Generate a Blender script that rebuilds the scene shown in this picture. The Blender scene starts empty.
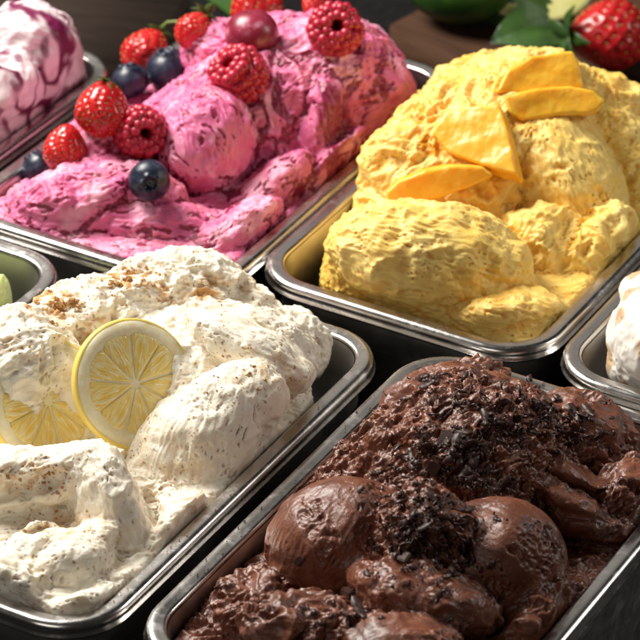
import bpy, bmesh, math, random
import numpy as np
from mathutils import Vector, Matrix

# ---------------------------------------------------------------- camera
C = bpy.context.scene.collection
SC = bpy.context.scene
FPX = 3191.0355                       # focal length in 640-pixel units
CAMP = np.array([0.7138, -1.1773, 0.8412])
CR = np.array([0.86673952, 0.49871407, 0.00684672])
CU = np.array([-0.27150036, 0.4602494, 0.8452562])
CF = np.array([-0.41838996, 0.73447584, -0.5343174])
cam_data = bpy.data.cameras.new('camera')
cam = bpy.data.objects.new('camera', cam_data); C.objects.link(cam)
cam.matrix_world = Matrix(((CR[0], CU[0], -CF[0], CAMP[0]), (CR[1], CU[1], -CF[1], CAMP[1]),
                           (CR[2], CU[2], -CF[2], CAMP[2]), (0, 0, 0, 1)))
cam_data.sensor_width = 36.0; cam_data.sensor_fit = 'HORIZONTAL'
cam_data.lens = FPX / 640.0 * 36.0
cam_data.clip_start = 0.05; cam_data.clip_end = 60.0
cam_data.dof.use_dof = True
cam_data.dof.focus_distance = 1.47
cam_data.dof.aperture_fstop = 19.0
SC.camera = cam

# ---------------------------------------------------------------- world and lamps
w = bpy.data.worlds.new('World'); SC.world = w; w.use_nodes = True
w.node_tree.nodes['Background'].inputs[0].default_value = (1.0, 0.92, 0.82, 1)
w.node_tree.nodes['Background'].inputs[1].default_value = 0.022
SC.view_settings.view_transform = 'Standard'; SC.view_settings.look = 'None'
SC.view_settings.exposure = 0.0; SC.view_settings.gamma = 1.0
SC.view_settings.use_curve_mapping = False

def area(name, loc, target, sx, sy, power, col):
    l = bpy.data.lights.new(name, 'AREA'); l.shape = 'RECTANGLE'; l.size = sx; l.size_y = sy
    l.energy = power; l.color = col
    o = bpy.data.objects.new(name, l); C.objects.link(o); o.location = loc
    d = Vector(target) - Vector(loc)
    o.rotation_euler = d.to_track_quat('-Z', 'Y').to_euler()
    return o
CEN = (0.06, 0.0, 0.0)
area('key_softbox', (-0.64, 0.08, 0.80), CEN, 0.50, 0.50, 24.5, (1.0, 0.95, 0.88))
area('side_softbox', (0.85, 0.55, 0.55), CEN, 0.18, 0.40, 3.0, (1.0, 0.97, 0.93))
area('back_softbox', (-0.75, 1.45, 1.05), CEN, 1.3, 0.7, 1.1, (1.0, 0.94, 0.87))
area('front_fill', (0.05, -1.3, 0.9), CEN, 0.7, 0.45, 2.4, (1.0, 0.95, 0.9))

def at(px, py, z=0.0):
    d = CF + CR * (px - 320) / FPX - CU * (py - 320) / FPX
    t = (z - CAMP[2]) / d[2]
    return CAMP + t * d
def mpp(P):                               # metres per photo pixel at a point
    return float((np.asarray(P) - CAMP) @ CF) / FPX

# ---------------------------------------------------------------- object helpers
def link(o, parent=None):
    C.objects.link(o)
    if parent is not None: o.parent = parent
    return o
def mesh_obj(name, verts, faces, mats, parent=None, smooth=True):
    me = bpy.data.meshes.new(name)
    me.from_pydata([tuple(v) for v in verts], [], [tuple(f) for f in faces])
    for m in (mats if isinstance(mats, (list, tuple)) else [mats]): me.materials.append(m)
    if smooth: me.polygons.foreach_set('use_smooth', [True] * len(me.polygons))
    me.update()
    return link(bpy.data.objects.new(name, me), parent)
def bm_obj(name, bm, mats, parent=None, smooth=True):
    me = bpy.data.meshes.new(name); bm.to_mesh(me); bm.free()
    for m in (mats if isinstance(mats, (list, tuple)) else [mats]): me.materials.append(m)
    if smooth: me.polygons.foreach_set('use_smooth', [True] * len(me.polygons))
    return link(bpy.data.objects.new(name, me), parent)
def tag(o, label=None, cat=None, group=None, kind=None):
    if label: o['label'] = label
    if cat: o['category'] = cat
    if group: o['group'] = group
    if kind: o['kind'] = kind
    return o
def thing(name, loc, label, cat, group=None, rot=None):
    o = bpy.data.objects.new(name, None); C.objects.link(o); o.empty_display_size = 0.01
    o.location = tuple(loc)
    if rot is not None: o.rotation_euler = rot
    return tag(o, label, cat, group)

# ---------------------------------------------------------------- numpy noise
def _hash(ix, iy, iz, s):
    h = (ix.astype(np.uint32) * np.uint32(374761393)) ^ (iy.astype(np.uint32) * np.uint32(668265263)) ^ \
        (iz.astype(np.uint32) * np.uint32(2147483647)) ^ np.uint32((s * 974634777 + 12345) & 0xffffffff)
    h = (h ^ (h >> np.uint32(13))) * np.uint32(1274126177)
    h = (h ^ (h >> np.uint32(16))) * np.uint32(2246822519)
    return h ^ (h >> np.uint32(15))
GR = np.array([[1,1,0],[-1,1,0],[1,-1,0],[-1,-1,0],[1,0,1],[-1,0,1],[1,0,-1],[-1,0,-1],
               [0,1,1],[0,-1,1],[0,1,-1],[0,-1,-1],[1,1,0],[-1,1,0],[0,-1,1],[0,-1,-1]], np.float32)
def perlin(p, s=0):
    p = p.astype(np.float32)
    i = np.floor(p); f = p - i; i = i.astype(np.int64)
    u = f * f * f * (f * (f * 6 - 15) + 10)
    out = 0
    for dx in (0, 1):
        wx = u[:, 0] if dx else 1 - u[:, 0]
        for dy in (0, 1):
            wy = u[:, 1] if dy else 1 - u[:, 1]
            for dz in (0, 1):
                wz = u[:, 2] if dz else 1 - u[:, 2]
                g = GR[_hash(i[:, 0] + dx, i[:, 1] + dy, i[:, 2] + dz, s) & np.uint32(15)]
                out = out + wx * wy * wz * (g[:, 0] * (f[:, 0] - dx) + g[:, 1] * (f[:, 1] - dy) + g[:, 2] * (f[:, 2] - dz))
    return out
def fbm(p, n=3, s=0):
    a = 1.0; r = 0
    for k in range(n):
        r = r + a * perlin(p * (2.03 ** k), s + k * 7); a *= 0.5
    return r
def worley(p, s=0):
    p = p.astype(np.float32); i = np.floor(p); f = p - i; i = i.astype(np.int64)
    d1 = np.full(len(p), 9.0, np.float32); d2 = d1.copy()
    for dx in (-1, 0, 1):
        for dy in (-1, 0, 1):
            for dz in (-1, 0, 1):
                h = _hash(i[:, 0] + dx, i[:, 1] + dy, i[:, 2] + dz, s)
                a = (h & np.uint32(1023)).astype(np.float32) / 1023
                b = ((h >> np.uint32(10)) & np.uint32(1023)).astype(np.float32) / 1023
                c = ((h >> np.uint32(20)) & np.uint32(1023)).astype(np.float32) / 1023
                d = np.sqrt((dx + a - f[:, 0]) ** 2 + (dy + b - f[:, 1]) ** 2 + (dz + c - f[:, 2]) ** 2)
                m = d < d1
                d2 = np.where(m, d1, np.minimum(d2, d)); d1 = np.where(m, d, d1)
    return d1, d2
def sstep(a, b, x):
    t = np.clip((x - a) / (b - a), 0, 1); return t * t * (3 - 2 * t)

# ---------------------------------------------------------------- surface extraction
def surface_nets(F, org, h):
    nx, ny, nz = F.shape
    S = F < 0
    c = [S[i:nx - 1 + i, j:ny - 1 + j, k:nz - 1 + k] for i in (0, 1) for j in (0, 1) for k in (0, 1)]
    n = sum(a.astype(np.int8) for a in c)
    act = (n > 0) & (n < 8)
    idx = np.full(act.shape, -1, np.int64); ids = np.argwhere(act); idx[act] = np.arange(len(ids))
    acc = np.zeros((len(ids), 3), np.float32); cnt = np.zeros(len(ids), np.float32)
    I, J, K = ids.T
    corners = [(i, j, k) for i in (0, 1) for j in (0, 1) for k in (0, 1)]
    for a in range(8):
        for b in range(a + 1, 8):
            ca, cb = corners[a], corners[b]
            if sum(abs(x - y) for x, y in zip(ca, cb)) != 1: continue
            fa = F[I + ca[0], J + ca[1], K + ca[2]]; fb = F[I + cb[0], J + cb[1], K + cb[2]]
            m = (fa < 0) != (fb < 0)
            t = np.where(m, fa / np.where(m, fa - fb, 1), 0)
            for ax in range(3):
                acc[:, ax] += np.where(m, ca[ax] + t * (cb[ax] - ca[ax]), 0)
            cnt += m
    V = (ids + acc / cnt[:, None]) * h + org
    Q = []
    for ax in range(3):
        sl0 = [slice(None)] * 3; sl1 = [slice(None)] * 3
        sl0[ax] = slice(0, -1); sl1[ax] = slice(1, None)
        A = S[tuple(sl0)]; B = S[tuple(sl1)]
        e = np.argwhere(A != B)
        o1, o2 = (ax + 1) % 3, (ax + 2) % 3
        ok = (e[:, o1] > 0) & (e[:, o2] > 0) & (e[:, o1] < F.shape[o1] - 1) & (e[:, o2] < F.shape[o2] - 1)
        e = e[ok]
        def cell(d1, d2):
            q = e.copy(); q[:, o1] += d1; q[:, o2] += d2
            return idx[q[:, 0], q[:, 1], q[:, 2]]
        q = np.stack([cell(-1, -1), cell(0, -1), cell(0, 0), cell(-1, 0)], 1)
        flip = ~A[tuple(e.T)]
        q[flip] = q[flip][:, ::-1]
        Q.append(q)
    Q = np.concatenate(Q)
    Q = Q[(Q >= 0).all(1)]
    return V, Q
def vnormals(V, Q):
    n = np.cross(V[Q[:, 2]] - V[Q[:, 0]], V[Q[:, 3]] - V[Q[:, 1]])
    N = np.zeros_like(V)
    for ax in range(3):
        N[:, ax] = np.bincount(Q.ravel(), np.repeat(n[:, ax], 4), len(V))
    return N / np.maximum(np.linalg.norm(N, axis=1, keepdims=True), 1e-12)
def subdivide(V, Q):                       # one Catmull-Clark step through Blender
    me = bpy.data.meshes.new('tmp')
    me.vertices.add(len(V)); me.vertices.foreach_set('co', V.astype(np.float32).ravel())
    me.loops.add(len(Q) * 4); me.loops.foreach_set('vertex_index', Q.astype(np.int32).ravel())
    me.polygons.add(len(Q)); me.polygons.foreach_set('loop_start', np.arange(0, len(Q) * 4, 4, dtype=np.int32))
    me.update(calc_edges=True)
    o = bpy.data.objects.new('tmp', me); C.objects.link(o)
    m = o.modifiers.new('s', 'SUBSURF'); m.levels = 1; m.render_levels = 1
    dg = bpy.context.evaluated_depsgraph_get(); ev = o.evaluated_get(dg); em = ev.to_mesh()
    V2 = np.empty(len(em.vertices) * 3, np.float32); em.vertices.foreach_get('co', V2)
    Q2 = np.empty(len(em.loops), np.int32); em.loops.foreach_get('vertex_index', Q2)
    ev.to_mesh_clear(); bpy.data.objects.remove(o); bpy.data.meshes.remove(me)
    return V2.reshape(-1, 3).astype(np.float64), Q2.reshape(-1, 4)
def np_mesh(name, V, Q, mat, attrs=None, parent=None):
    me = bpy.data.meshes.new(name)
    me.vertices.add(len(V)); me.vertices.foreach_set('co', V.astype(np.float32).ravel())
    me.loops.add(len(Q) * 4); me.loops.foreach_set('vertex_index', Q.astype(np.int32).ravel())
    me.polygons.add(len(Q)); me.polygons.foreach_set('loop_start', np.arange(0, len(Q) * 4, 4, dtype=np.int32))
    me.update(calc_edges=True)
    me.polygons.foreach_set('use_smooth', [True] * len(Q))
    for k, v in (attrs or {}).items():
        a = me.attributes.new(k, 'FLOAT', 'POINT'); a.data.foreach_set('value', v.astype(np.float32))
    me.materials.append(mat)
    return link(bpy.data.objects.new(name, me), parent)

# ---------------------------------------------------------------- sculpting an ice cream heap
# a lump is given where it stands: photo column/row at a height z, half sizes across the view (pixels), depth (m)
def basis(ang):
    a = math.radians(ang); e1 = CR * math.cos(a) - CU * math.sin(a); e2 = CR * math.sin(a) + CU * math.cos(a)
    return e1, e2
def lump(px, py, z, a, b, c, ang=0, rough=.4, k=.003, sd=None, carve=False, tilt=0, turn=0):
    P = at(px, py, z); s = mpp(P); e1, e2 = basis(ang); e3 = CF
    if tilt:                                  # tips the lump about its long axis
        q = math.radians(tilt); e2, e3 = e2 * math.cos(q) + e3 * math.sin(q), e3 * math.cos(q) - e2 * math.sin(q)
    if turn:                                  # swings its far end away
        q = math.radians(turn); e1, e3 = e1 * math.cos(q) + e3 * math.sin(q), e3 * math.cos(q) - e1 * math.sin(q)
    return dict(P=P, ax=(e1, e2, e3), r=(a * s, b * s, c), rough=rough, k=k, carve=carve, dir=e1 if sd is None else basis(sd)[0])
def d_ell(X, L):
    D = X - L['P'].astype(np.float32)
    q = np.stack([D @ np.asarray(e, np.float32) for e in L['ax']], -1)
    r = np.array(L['r'], np.float32)
    k0 = np.linalg.norm(q / r, axis=-1); k1 = np.linalg.norm(q / r ** 2, axis=-1)
    return k0 * (k0 - 1) / np.maximum(k1, 1e-6)
def smin(a, b, k):
    h = np.clip(.5 + .5 * (b - a) / k, 0, 1); return b + (a - b) * h - k * h * (1 - h)
def heap_field(X, box, lumps):
    x0, x1, y0, y1, ztop, rr = box[:6]
    tx, ty = (box[6], box[7]) if len(box) > 6 else (0, 0)
    cx, cy = (x0 + x1) / 2, (y0 + y1) / 2
    zt = ztop + tx * (X[..., 0] - cx) + ty * (X[..., 1] - cy)
    qx = np.abs(X[..., 0] - cx) - (x1 - x0) / 2 + rr; qy = np.abs(X[..., 1] - cy) - (y1 - y0) / 2 + rr
    o = np.sqrt(np.maximum(qx, 0) ** 2 + np.maximum(qy, 0) ** 2) + np.minimum(np.maximum(qx, qy), 0) - rr
    edge = o.copy()
    v = X[..., 2] - zt; kk = .012
    d = smin(-o, -v, kk) * -1
    ds = [d]
    for L in lumps:
        if L['carve']: continue
        e = d_ell(X, L); ds.append(e); d = smin(d, e, L['k'])
    for L in lumps:
        if L['carve']:
            e = d_ell(X, L); d = -smin(-d, e, L['k'])
    return d, ds, edge
def heap(name, box, lumps, mat, inner, h=.0012, zmin=-.022, fine=None, big=.003, seed=0, sub=1, bigf=.022, fold=.0, foldf=.016, foldmin=.3):
    ix0, ix1, iy0, iy1 = inner
    zmax = max(float(L['P'][2]) + .06 for L in lumps)
    gx = np.arange(ix0 - .012, ix1 + .012, h, dtype=np.float32); gy = np.arange(iy0 - .012, iy1 + .012, h, dtype=np.float32)
    gz = np.arange(zmin, zmax, h, dtype=np.float32)
    X = np.stack(np.meshgrid(gx, gy, gz, indexing='ij'), -1)
    d, _, _ = heap_field(X, box, lumps)
    # keep it inside the pan below the rim
    cx, cy = (ix0 + ix1) / 2, (iy0 + iy1) / 2; rr = .017
    qx = np.abs(X[..., 0] - cx) - (ix1 - ix0) / 2 + rr; qy = np.abs(X[..., 1] - cy) - (iy1 - iy0) / 2 + rr
    o = np.sqrt(np.maximum(qx, 0) ** 2 + np.maximum(qy, 0) ** 2) + np.minimum(np.maximum(qx, qy), 0) - rr
    o = o + .0006 - np.minimum(X[..., 2] * .12, 0) - np.maximum(X[..., 2] - .004, 0) * .35
    d = -smin(-d, -o, .004)
    del X
    V, Q = surface_nets(d, np.array([gx[0], gy[0], gz[0]]), h)
    V = V.astype(np.float64)
    N = vnormals(V, Q)
    # large soft wander
    keep = sstep(-.004, .006, V[:, 2])[:, None]
    Wd = np.stack([perlin(V / bigf, seed + 11 * i) for i in range(3)], 1) * big
    Wd += np.stack([perlin(V / (bigf * .42), seed + 40 + 11 * i) for i in range(3)], 1) * big * .45
    V = V + Wd * (.15 + .85 * keep)
    if fold:
        _, ds, _ = heap_field(V.astype(np.float32), box, lumps)
        A = np.stack(ds, 1); wgt = np.exp(-(A - A.min(1, keepdims=True)) / .003); wgt /= wgt.sum(1, keepdims=True)
        rg = wgt @ np.array([.8] + [L['rough'] for L in lumps if not L['carve']])
        Vw = V + np.stack([perlin(V / (foldf * 1.2), seed + 90 + 3 * i) for i in range(3)], 1) * foldf * .7
        n1 = 1 - np.abs(perlin(Vw / foldf, seed + 91)) * 2.6; n2 = 1 - np.abs(perlin(Vw / (foldf * .5), seed + 95)) * 2.6
        V = V + N * ((n1 - .35) * fold + (n2 - .35) * fold * .45)[:, None] * ((foldmin + (1 - foldmin) * sstep(.1, .6, rg)) * keep[:, 0])[:, None]
    for _ in range(sub): V, Q = subdivide(V, Q)
    N = vnormals(V, Q)
    _, ds, _ = heap_field(V.astype(np.float32), box, lumps)
    A = np.stack(ds, 1); order = np.sort(A, 1)
    crease = np.exp(-(order[:, 1] - order[:, 0]) / .0028) if A.shape[1] > 1 else np.zeros(len(V))
    own = A.argmin(1)
    solid = [L for L in lumps if not L['carve']]
    R = np.array([.8] + [L['rough'] for L in solid]); D = np.array([CR] + [L['dir'] for L in solid])
    wgt = np.exp(-(A - order[:, :1]) / .002); wgt /= wgt.sum(1, keepdims=True)
    rough = wgt @ R
    info = dict(V=V, N=N, Q=Q, rough=rough, crease=crease, own=own, dir=D[own], seed=seed, A=A)
    hh, attrs = fine(info)
    lim = sstep(.0, .002, -(np.maximum(V[:, 0] - ix1, np.maximum(ix0 - V[:, 0], np.maximum(V[:, 1] - iy1, iy0 - V[:, 1])))) + sstep(.001, .006, V[:, 2]) * .002)
    V = V + N * (hh * lim)[:, None]
    V, N = V, vnormals(V, Q)
    o = np_mesh(name, V, Q, mat, attrs)
    info['V'] = V; info['N'] = N; info['obj'] = o; info['attrs'] = attrs
    return info
def streak_coords(info, across, along):
    V = info['V']; D = info['dir']; N = info['N']
    t = (V * D).sum(1, keepdims=True)
    off = info['own'][:, None] * np.array([[3.1, 7.7, 1.3]])
    return (V - D * t) / across + D * t / along + off
def project(V):
    D = V - CAMP; z = D @ CF
    return 320 + FPX * (D @ CR) / z, 320 - FPX * (D @ CU) / z

# ---------------------------------------------------------------- materials
class NT:
    def __init__(s, name):
        s.m = bpy.data.materials.new(name); s.m.use_nodes = True; s.t = s.m.node_tree
        s.b = s.t.nodes['Principled BSDF']
    def n(s, typ, **kw):
        x = s.t.nodes.new(typ)
        for k, v in kw.items():
            if k.startswith('_'): setattr(x, k[1:], v)
            else:
                kk = int(k[1:]) if k[0] == 'i' and k[1:].isdigit() else k
                x.inputs[kk].default_value = v
        return x
    def l(s, a, b): s.t.links.new(a, b)
    def set(s, **kw):
        names = dict(col='Base Color', rough='Roughness', metal='Metallic', sss='Subsurface Weight', rad='Subsurface Radius',
                     sc='Subsurface Scale', spec='Specular IOR Level', coat='Coat Weight', crough='Coat Roughness', trans='Transmission Weight', ior='IOR',
                     sheen='Sheen Weight', aniso='Anisotropic')
        for k, v in kw.items():
            if k == 'col' or k == 'rad': v = tuple(v) + ((1,) if k == 'col' and len(v) == 3 else ())
            s.b.inputs[names[k]].default_value = v
        return s
    def noise(s, scale, detail=3, rough=.55, vec=None, dist=0):
        x = s.n('ShaderNodeTexNoise', Scale=scale, Detail=detail, Roughness=rough, Distortion=dist)
        s.l(vec if vec else s.obj(), x.inputs['Vector']); return x.outputs['Fac']
    def obj(s):
        if not hasattr(s, '_o'): s._o = s.n('ShaderNodeTexCoord').outputs['Object']
        return s._o
    def mapping(s, sx, sy, sz, rot=(0, 0, 0)):
        x = s.n('ShaderNodeMapping', Scale=(sx, sy, sz), Rotation=rot); s.l(s.obj(), x.inputs['Vector']); return x.outputs[0]
    def ramp(s, fac, stops):
        x = s.n('ShaderNodeValToRGB'); e = x.color_ramp.elements
        while len(e) > 1: e.remove(e[-1])
        e[0].position = stops[0][0]; e[0].color = stops[0][1] + (1,)
        for p, c in stops[1:]:
            q = e.new(p); q.color = c + (1,)
        s.l(fac, x.inputs[0]); return x.outputs[0]
    def mr(s, fac, a, b, c, d):
        x = s.n('ShaderNodeMapRange'); x.inputs[1].default_value = a; x.inputs[2].default_value = b
        x.inputs[3].default_value = c; x.inputs[4].default_value = d; s.l(fac, x.inputs[0]); return x.outputs[0]
    def mix(s, fac, a, b, mode='MIX'):
        x = s.n('ShaderNodeMix'); x.data_type = 'RGBA'; x.blend_type = mode
        if isinstance(fac, (int, float)): x.inputs[0].default_value = fac
        else: s.l(fac, x.inputs[0])
        for i, v in ((6, a), (7, b)):
            if isinstance(v, tuple): x.inputs[i].default_value = v + ((1,) if len(v) == 3 else ())
            else: s.l(v, x.inputs[i])
        return x.outputs[2]
    def attr(s, name): return s.n('ShaderNodeAttribute', _attribute_name=name).outputs['Fac']
    def math(s, op, a, b):
        x = s.n('ShaderNodeMath'); x.operation = op
        for i, v in ((0, a), (1, b)):
            if isinstance(v, (int, float)): x.inputs[i].default_value = v
            else: s.l(v, x.inputs[i])
        return x.outputs[0]
    def bump(s, h, strength, dist):
        x = s.n('ShaderNodeBump', Strength=strength, Distance=dist); s.l(h, x.inputs['Height'])
        s.l(x.outputs[0], s.b.inputs['Normal']); return s
    def col(s, c): s.l(c, s.b.inputs['Base Color']); return s
    def rough(s, c): s.l(c, s.b.inputs['Roughness']); return s

def steel(name, r0, r1):
    m = NT(name).set(metal=1.0)
    a = m.noise(38, 4, .6); c = m.noise(900, 2, .5)
    m.col(m.ramp(a, [(.3, (.52, .50, .48)), (.7, (.60, .58, .555))]))
    sm = m.math('MULTIPLY', m.mr(m.noise(55, 6, .75), .52, .68, 0, 1), .16)
    m.rough(m.math('ADD', m.mr(m.noise(70, 5, .7), .3, .75, r0, r1), sm))
    m.bump(m.math('ADD', m.math('MULTIPLY', m.noise(22, 2, .5), .8), m.math('MULTIPLY', c, .05)), .25, .0008)
    return m.m
M_BASIN = steel('satin_steel', .36, .48)
M_STEEL = steel('polished_steel', .18, .32)

def cream(name, base, sss=.35, rad=(.9, .6, .35), scale=.005, rough=.42, spec=.45, grain=.0004):
    m = NT(name).set(sss=sss, rad=rad, sc=scale, spec=spec)
    m.base = base
    return m

# lemon cream
mc = cream('lemon_cream', None, .35, (1, .75, .45), .004, spec=.4)
c = mc.ramp(mc.noise(45, 4, .6), [(.3, (.90, .82, .66)), (.7, (.94, .89, .77))])
c = mc.mix(mc.attr('stain_crease'), c, (.60, .30, .07))
c = mc.mix(mc.attr('speck'), c, (.24, .10, .03))
mc.col(c); mc.rough(mc.mr(mc.noise(300, 3), .3, .7, .34, .52))
mc.bump(mc.math('ADD', mc.noise(900, 3, .6), mc.math('MULTIPLY', mc.noise(2600, 2), .4)), .5, .0006)
M_LEMON_CREAM = mc.m

mc = cream('berry_cream', None, .3, (1, .4, .4), .004, spec=.5)
c = mc.ramp(mc.noise(40, 4, .6), [(.3, (.60, .105, .24)), (.5, (.70, .155, .33)), (.72, (.78, .22, .30))])
c = mc.mix(mc.attr('pale'), c, (.86, .40, .54))
c = mc.mix(mc.attr('ripple'), c, (.23, .006, .045))
mc.col(c); mc.rough(mc.mr(mc.attr('ripple'), 0, 1, .42, .24))
mc.bump(mc.math('ADD', mc.noise(900, 3, .6), mc.math('MULTIPLY', mc.noise(2600, 2), .4)), .45, .0006)
M_BERRY_CREAM = mc.m

mc = cream('mango_cream', None, .3, (1, .7, .25), .004, spec=.45)
c = mc.ramp(mc.noise(38, 4, .6), [(.3, (.93, .61, .12)), (.7, (.96, .73, .26))])
c = mc.mix(mc.attr('syrup'), c, (.80, .34, .012))
c = mc.mix(mc.attr('speck'), c, (.25, .09, .01))
mc.col(c); mc.rough(mc.mr(mc.attr('syrup'), 0, 1, .42, .25))
mc.bump(mc.math('ADD', mc.noise(900, 3, .6), mc.math('MULTIPLY', mc.noise(2600, 2), .4)), .45, .0006)
M_MANGO_CREAM = mc.m

mc = cream('chocolate_cream', None, .06, (1, .5, .3), .002, spec=.6)
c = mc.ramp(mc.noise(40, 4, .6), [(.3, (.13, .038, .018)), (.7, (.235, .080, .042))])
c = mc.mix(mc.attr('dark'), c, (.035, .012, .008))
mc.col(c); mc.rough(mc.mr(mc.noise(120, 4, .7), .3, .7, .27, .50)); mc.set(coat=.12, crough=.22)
mc.bump(mc.math('ADD', mc.noise(700, 3, .6), mc.math('MULTIPLY', mc.noise(2200, 2), .4)), .5, .0007)
M_CHOC_CREAM = mc.m

mc = cream('blackberry_swirl_cream', None, .3, (1, .6, .6), .004)
c = mc.mix(mc.attr('ripple'), (.80, .68, .70), (.16, .010, .060))
mc.col(c).set(rough=.4); M_SWIRL_CREAM = mc.m
mc = cream('lime_cream', None, .3, (.8, .9, .4), .004)
mc.col(mc.ramp(mc.noise(60, 3), [(.3, (.50, .60, .18)), (.7, (.66, .74, .34))])).set(rough=.4); M_LIME_CREAM = mc.m
mc = cream('caramel_cream', None, .3, (1, .75, .45), .004)
c = mc.mix(mc.attr('ripple'), (.84, .80, .73), (.66, .46, .28)); mc.col(c).set(rough=.4); M_CARAMEL_CREAM = mc.m

def simple(name, col, rough=.4, **kw):
    m = NT(name).set(col=col, rough=rough, **kw); return m.m
m = NT('dark_counter').set(spec=.15)
m.col(m.ramp(m.noise(180, 6, .75), [(.35, (.006, .006, .007)), (.62, (.014, .013, .013)), (.72, (.06, .06, .06))]))
m.rough(m.mr(m.noise(40, 4), .3, .7, .3, .6)); m.bump(m.noise(400, 4), .4, .0008); M_TABLE = m.m
def wood(name, c1, c2, sc=1.0):
    m = NT(name).set(spec=.12)
    v = m.mapping(6 * sc, 90 * sc, 60 * sc)
    g = m.noise(1.0, 6, .65, v, .8)
    m.col(m.ramp(g, [(.3, c1), (.55, c2), (.75, c1)])); m.rough(m.mr(g, .3, .7, .45, .7)); m.bump(g, .5, .0008); return m.m
M_WOOD = wood('dark_walnut', (.026, .013, .008), (.075, .038, .022))
M_WOOD2 = wood('weathered_wood', (.016, .011, .009), (.040, .028, .022))

# ---------------------------------------------------------------- counter and boards
ZT = -.104
bm = bmesh.new(); bmesh.ops.create_grid(bm, x_segments=2, y_segments=2, size=3.0)
t = bm_obj('counter_top', bm, M_TABLE, smooth=False); t.location = (0, 1.0, ZT); tag(t, kind='structure')

# ---------------------------------------------------------------- steel pans
def rrect(hw, hl, r, n=10):
    pts = []
    for cx, cy, a0 in ((hw - r, hl - r, 0), (-hw + r, hl - r, 90), (-hw + r, -hl + r, 180), (hw - r, -hl + r, 270)):
        for i in range(n + 1):
            a = math.radians(a0 + 90 * i / n); pts.append((cx + r * math.cos(a), cy + r * math.sin(a)))
    return pts
def loft(W, L, prof, R, closed):
    V, F = [], []; n = None
    for d, z in prof:
        ring = rrect(W / 2 - d, L / 2 - d, max(R - d, .004)); n = len(ring); V += [(x, y, z) for x, y in ring]
    m = len(prof)
    for i in range(m if closed else m - 1):
        j = (i + 1) % m
        for k in range(n):
            k2 = (k + 1) % n; F.append((i * n + k, i * n + k2, j * n + k2, j * n + k))
    return V, F, n
def arc(cx, cz, r, a0, a1, n):
    return [(cx + r * math.cos(math.radians(a0 + (a1 - a0) * i / n)), cz + r * math.sin(math.radians(a0 + (a1 - a0) * i / n))) for i in range(n + 1)]
TH = .0009
def steel_pan(x0, y0, W, L, label, deep=.098, rot=0):
    t = thing('steel_pan', ((x0 + W / 2), (y0 + L / 2), 0), label, 'pan', 'steel ice cream pans', (0, 0, rot))
    # rim section, from the rolled hem over the flange to the inner bend; d grows inward
    top = [(-.0019, -.0076), (-.0023, -.0070), (-.0022, -.0062), (-.0014, -.0056)] + arc(.0020, -.0036, .0034, 180, 94, 8) + \
          [(.0036, -.0003), (.0058, -.0006)] + arc(.0058, -.0028, .0022, 84, 12, 6)
    bot = [(.0071, -.0032), (.0064, -.0022), (.0056, -.0016), (.0036, -.0012), (.0020, -.0012), (-.0002, -.0030), (-.0004, -.0056), (-.0012, -.0075)]
    V, F, n = loft(W, L, top + bot, .0300, True)
    mesh_obj('rim', V, F, M_STEEL, t)
    a = top[-1]
    ins = [(a[0] + .0003, a[1] - .0001), (.0088, -.008), (.0098, -.020), (.0140, -deep + .012), (.0165, -deep + .004), (.0215, -deep + .0008)]
    out = [(.0215, -deep - .0002), (.0158, -deep + .0036), (.0131, -deep + .012), (.0090, -.030), (.0078, -.028), (.0062, -.026), (.0060, -.012), (.0074, -.0045)]
    V, F, n = loft(W, L, ins + out, .0300, False)
    i0 = 5 * n; F.append(tuple(range(i0, i0 + n))); i1 = 6 * n; 
    V2, F2, _ = V, [f for f in F], n
    # lower skin of the floor
    F2 = [f for f in F2 if not (min(f) >= 5 * n and max(f) < 7 * n and len(f) == 4)]
    F2.append(tuple(range(i1 + n - 1, i1 - 1, -1)))
    mesh_obj('basin', V2, F2, M_BASIN, t)
    return t
PW, PL = .162, .271
steel_pan(-.0655, -.2919, PW, PL, 'steel pan in front left holding the white lemon ice cream')
steel_pan(.1090, -.2843, PW, PL, 'steel pan in front right holding the dark chocolate ice cream')
steel_pan(.0005, .0000, PW, PL, 'steel pan behind right holding the yellow mango ice cream')
steel_pan(-.1654, -.0257, PW, PL, 'steel pan behind left holding the pink berry ice cream')
steel_pan(.1695, -.0024, PW, PL, 'steel pan cut by the right edge of the picture with white and caramel ice cream')
steel_pan(-.2395, -.3080, PW, PL, 'steel pan cut by the left edge of the picture with pale green ice cream')
steel_pan(-.3380, -.0150, PW, .176, 'short steel pan in the top left corner holding white and purple swirled ice cream')

def inner(x0, y0, L=PL): return (x0 + .0088, x0 + PW - .0088, y0 + .0088, y0 + L - .0088)
IN_LEMON = inner(-.0655, -.2919); IN_CHOC = inner(.1090, -.2843); IN_MANGO = inner(.0005, 0)
IN_PINK = inner(-.1654, -.0257); IN_CARA = inner(.1695, -.0024); IN_LIME = inner(-.2395, -.3080); IN_SWIRL = inner(-.338, -.015, .176)

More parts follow.
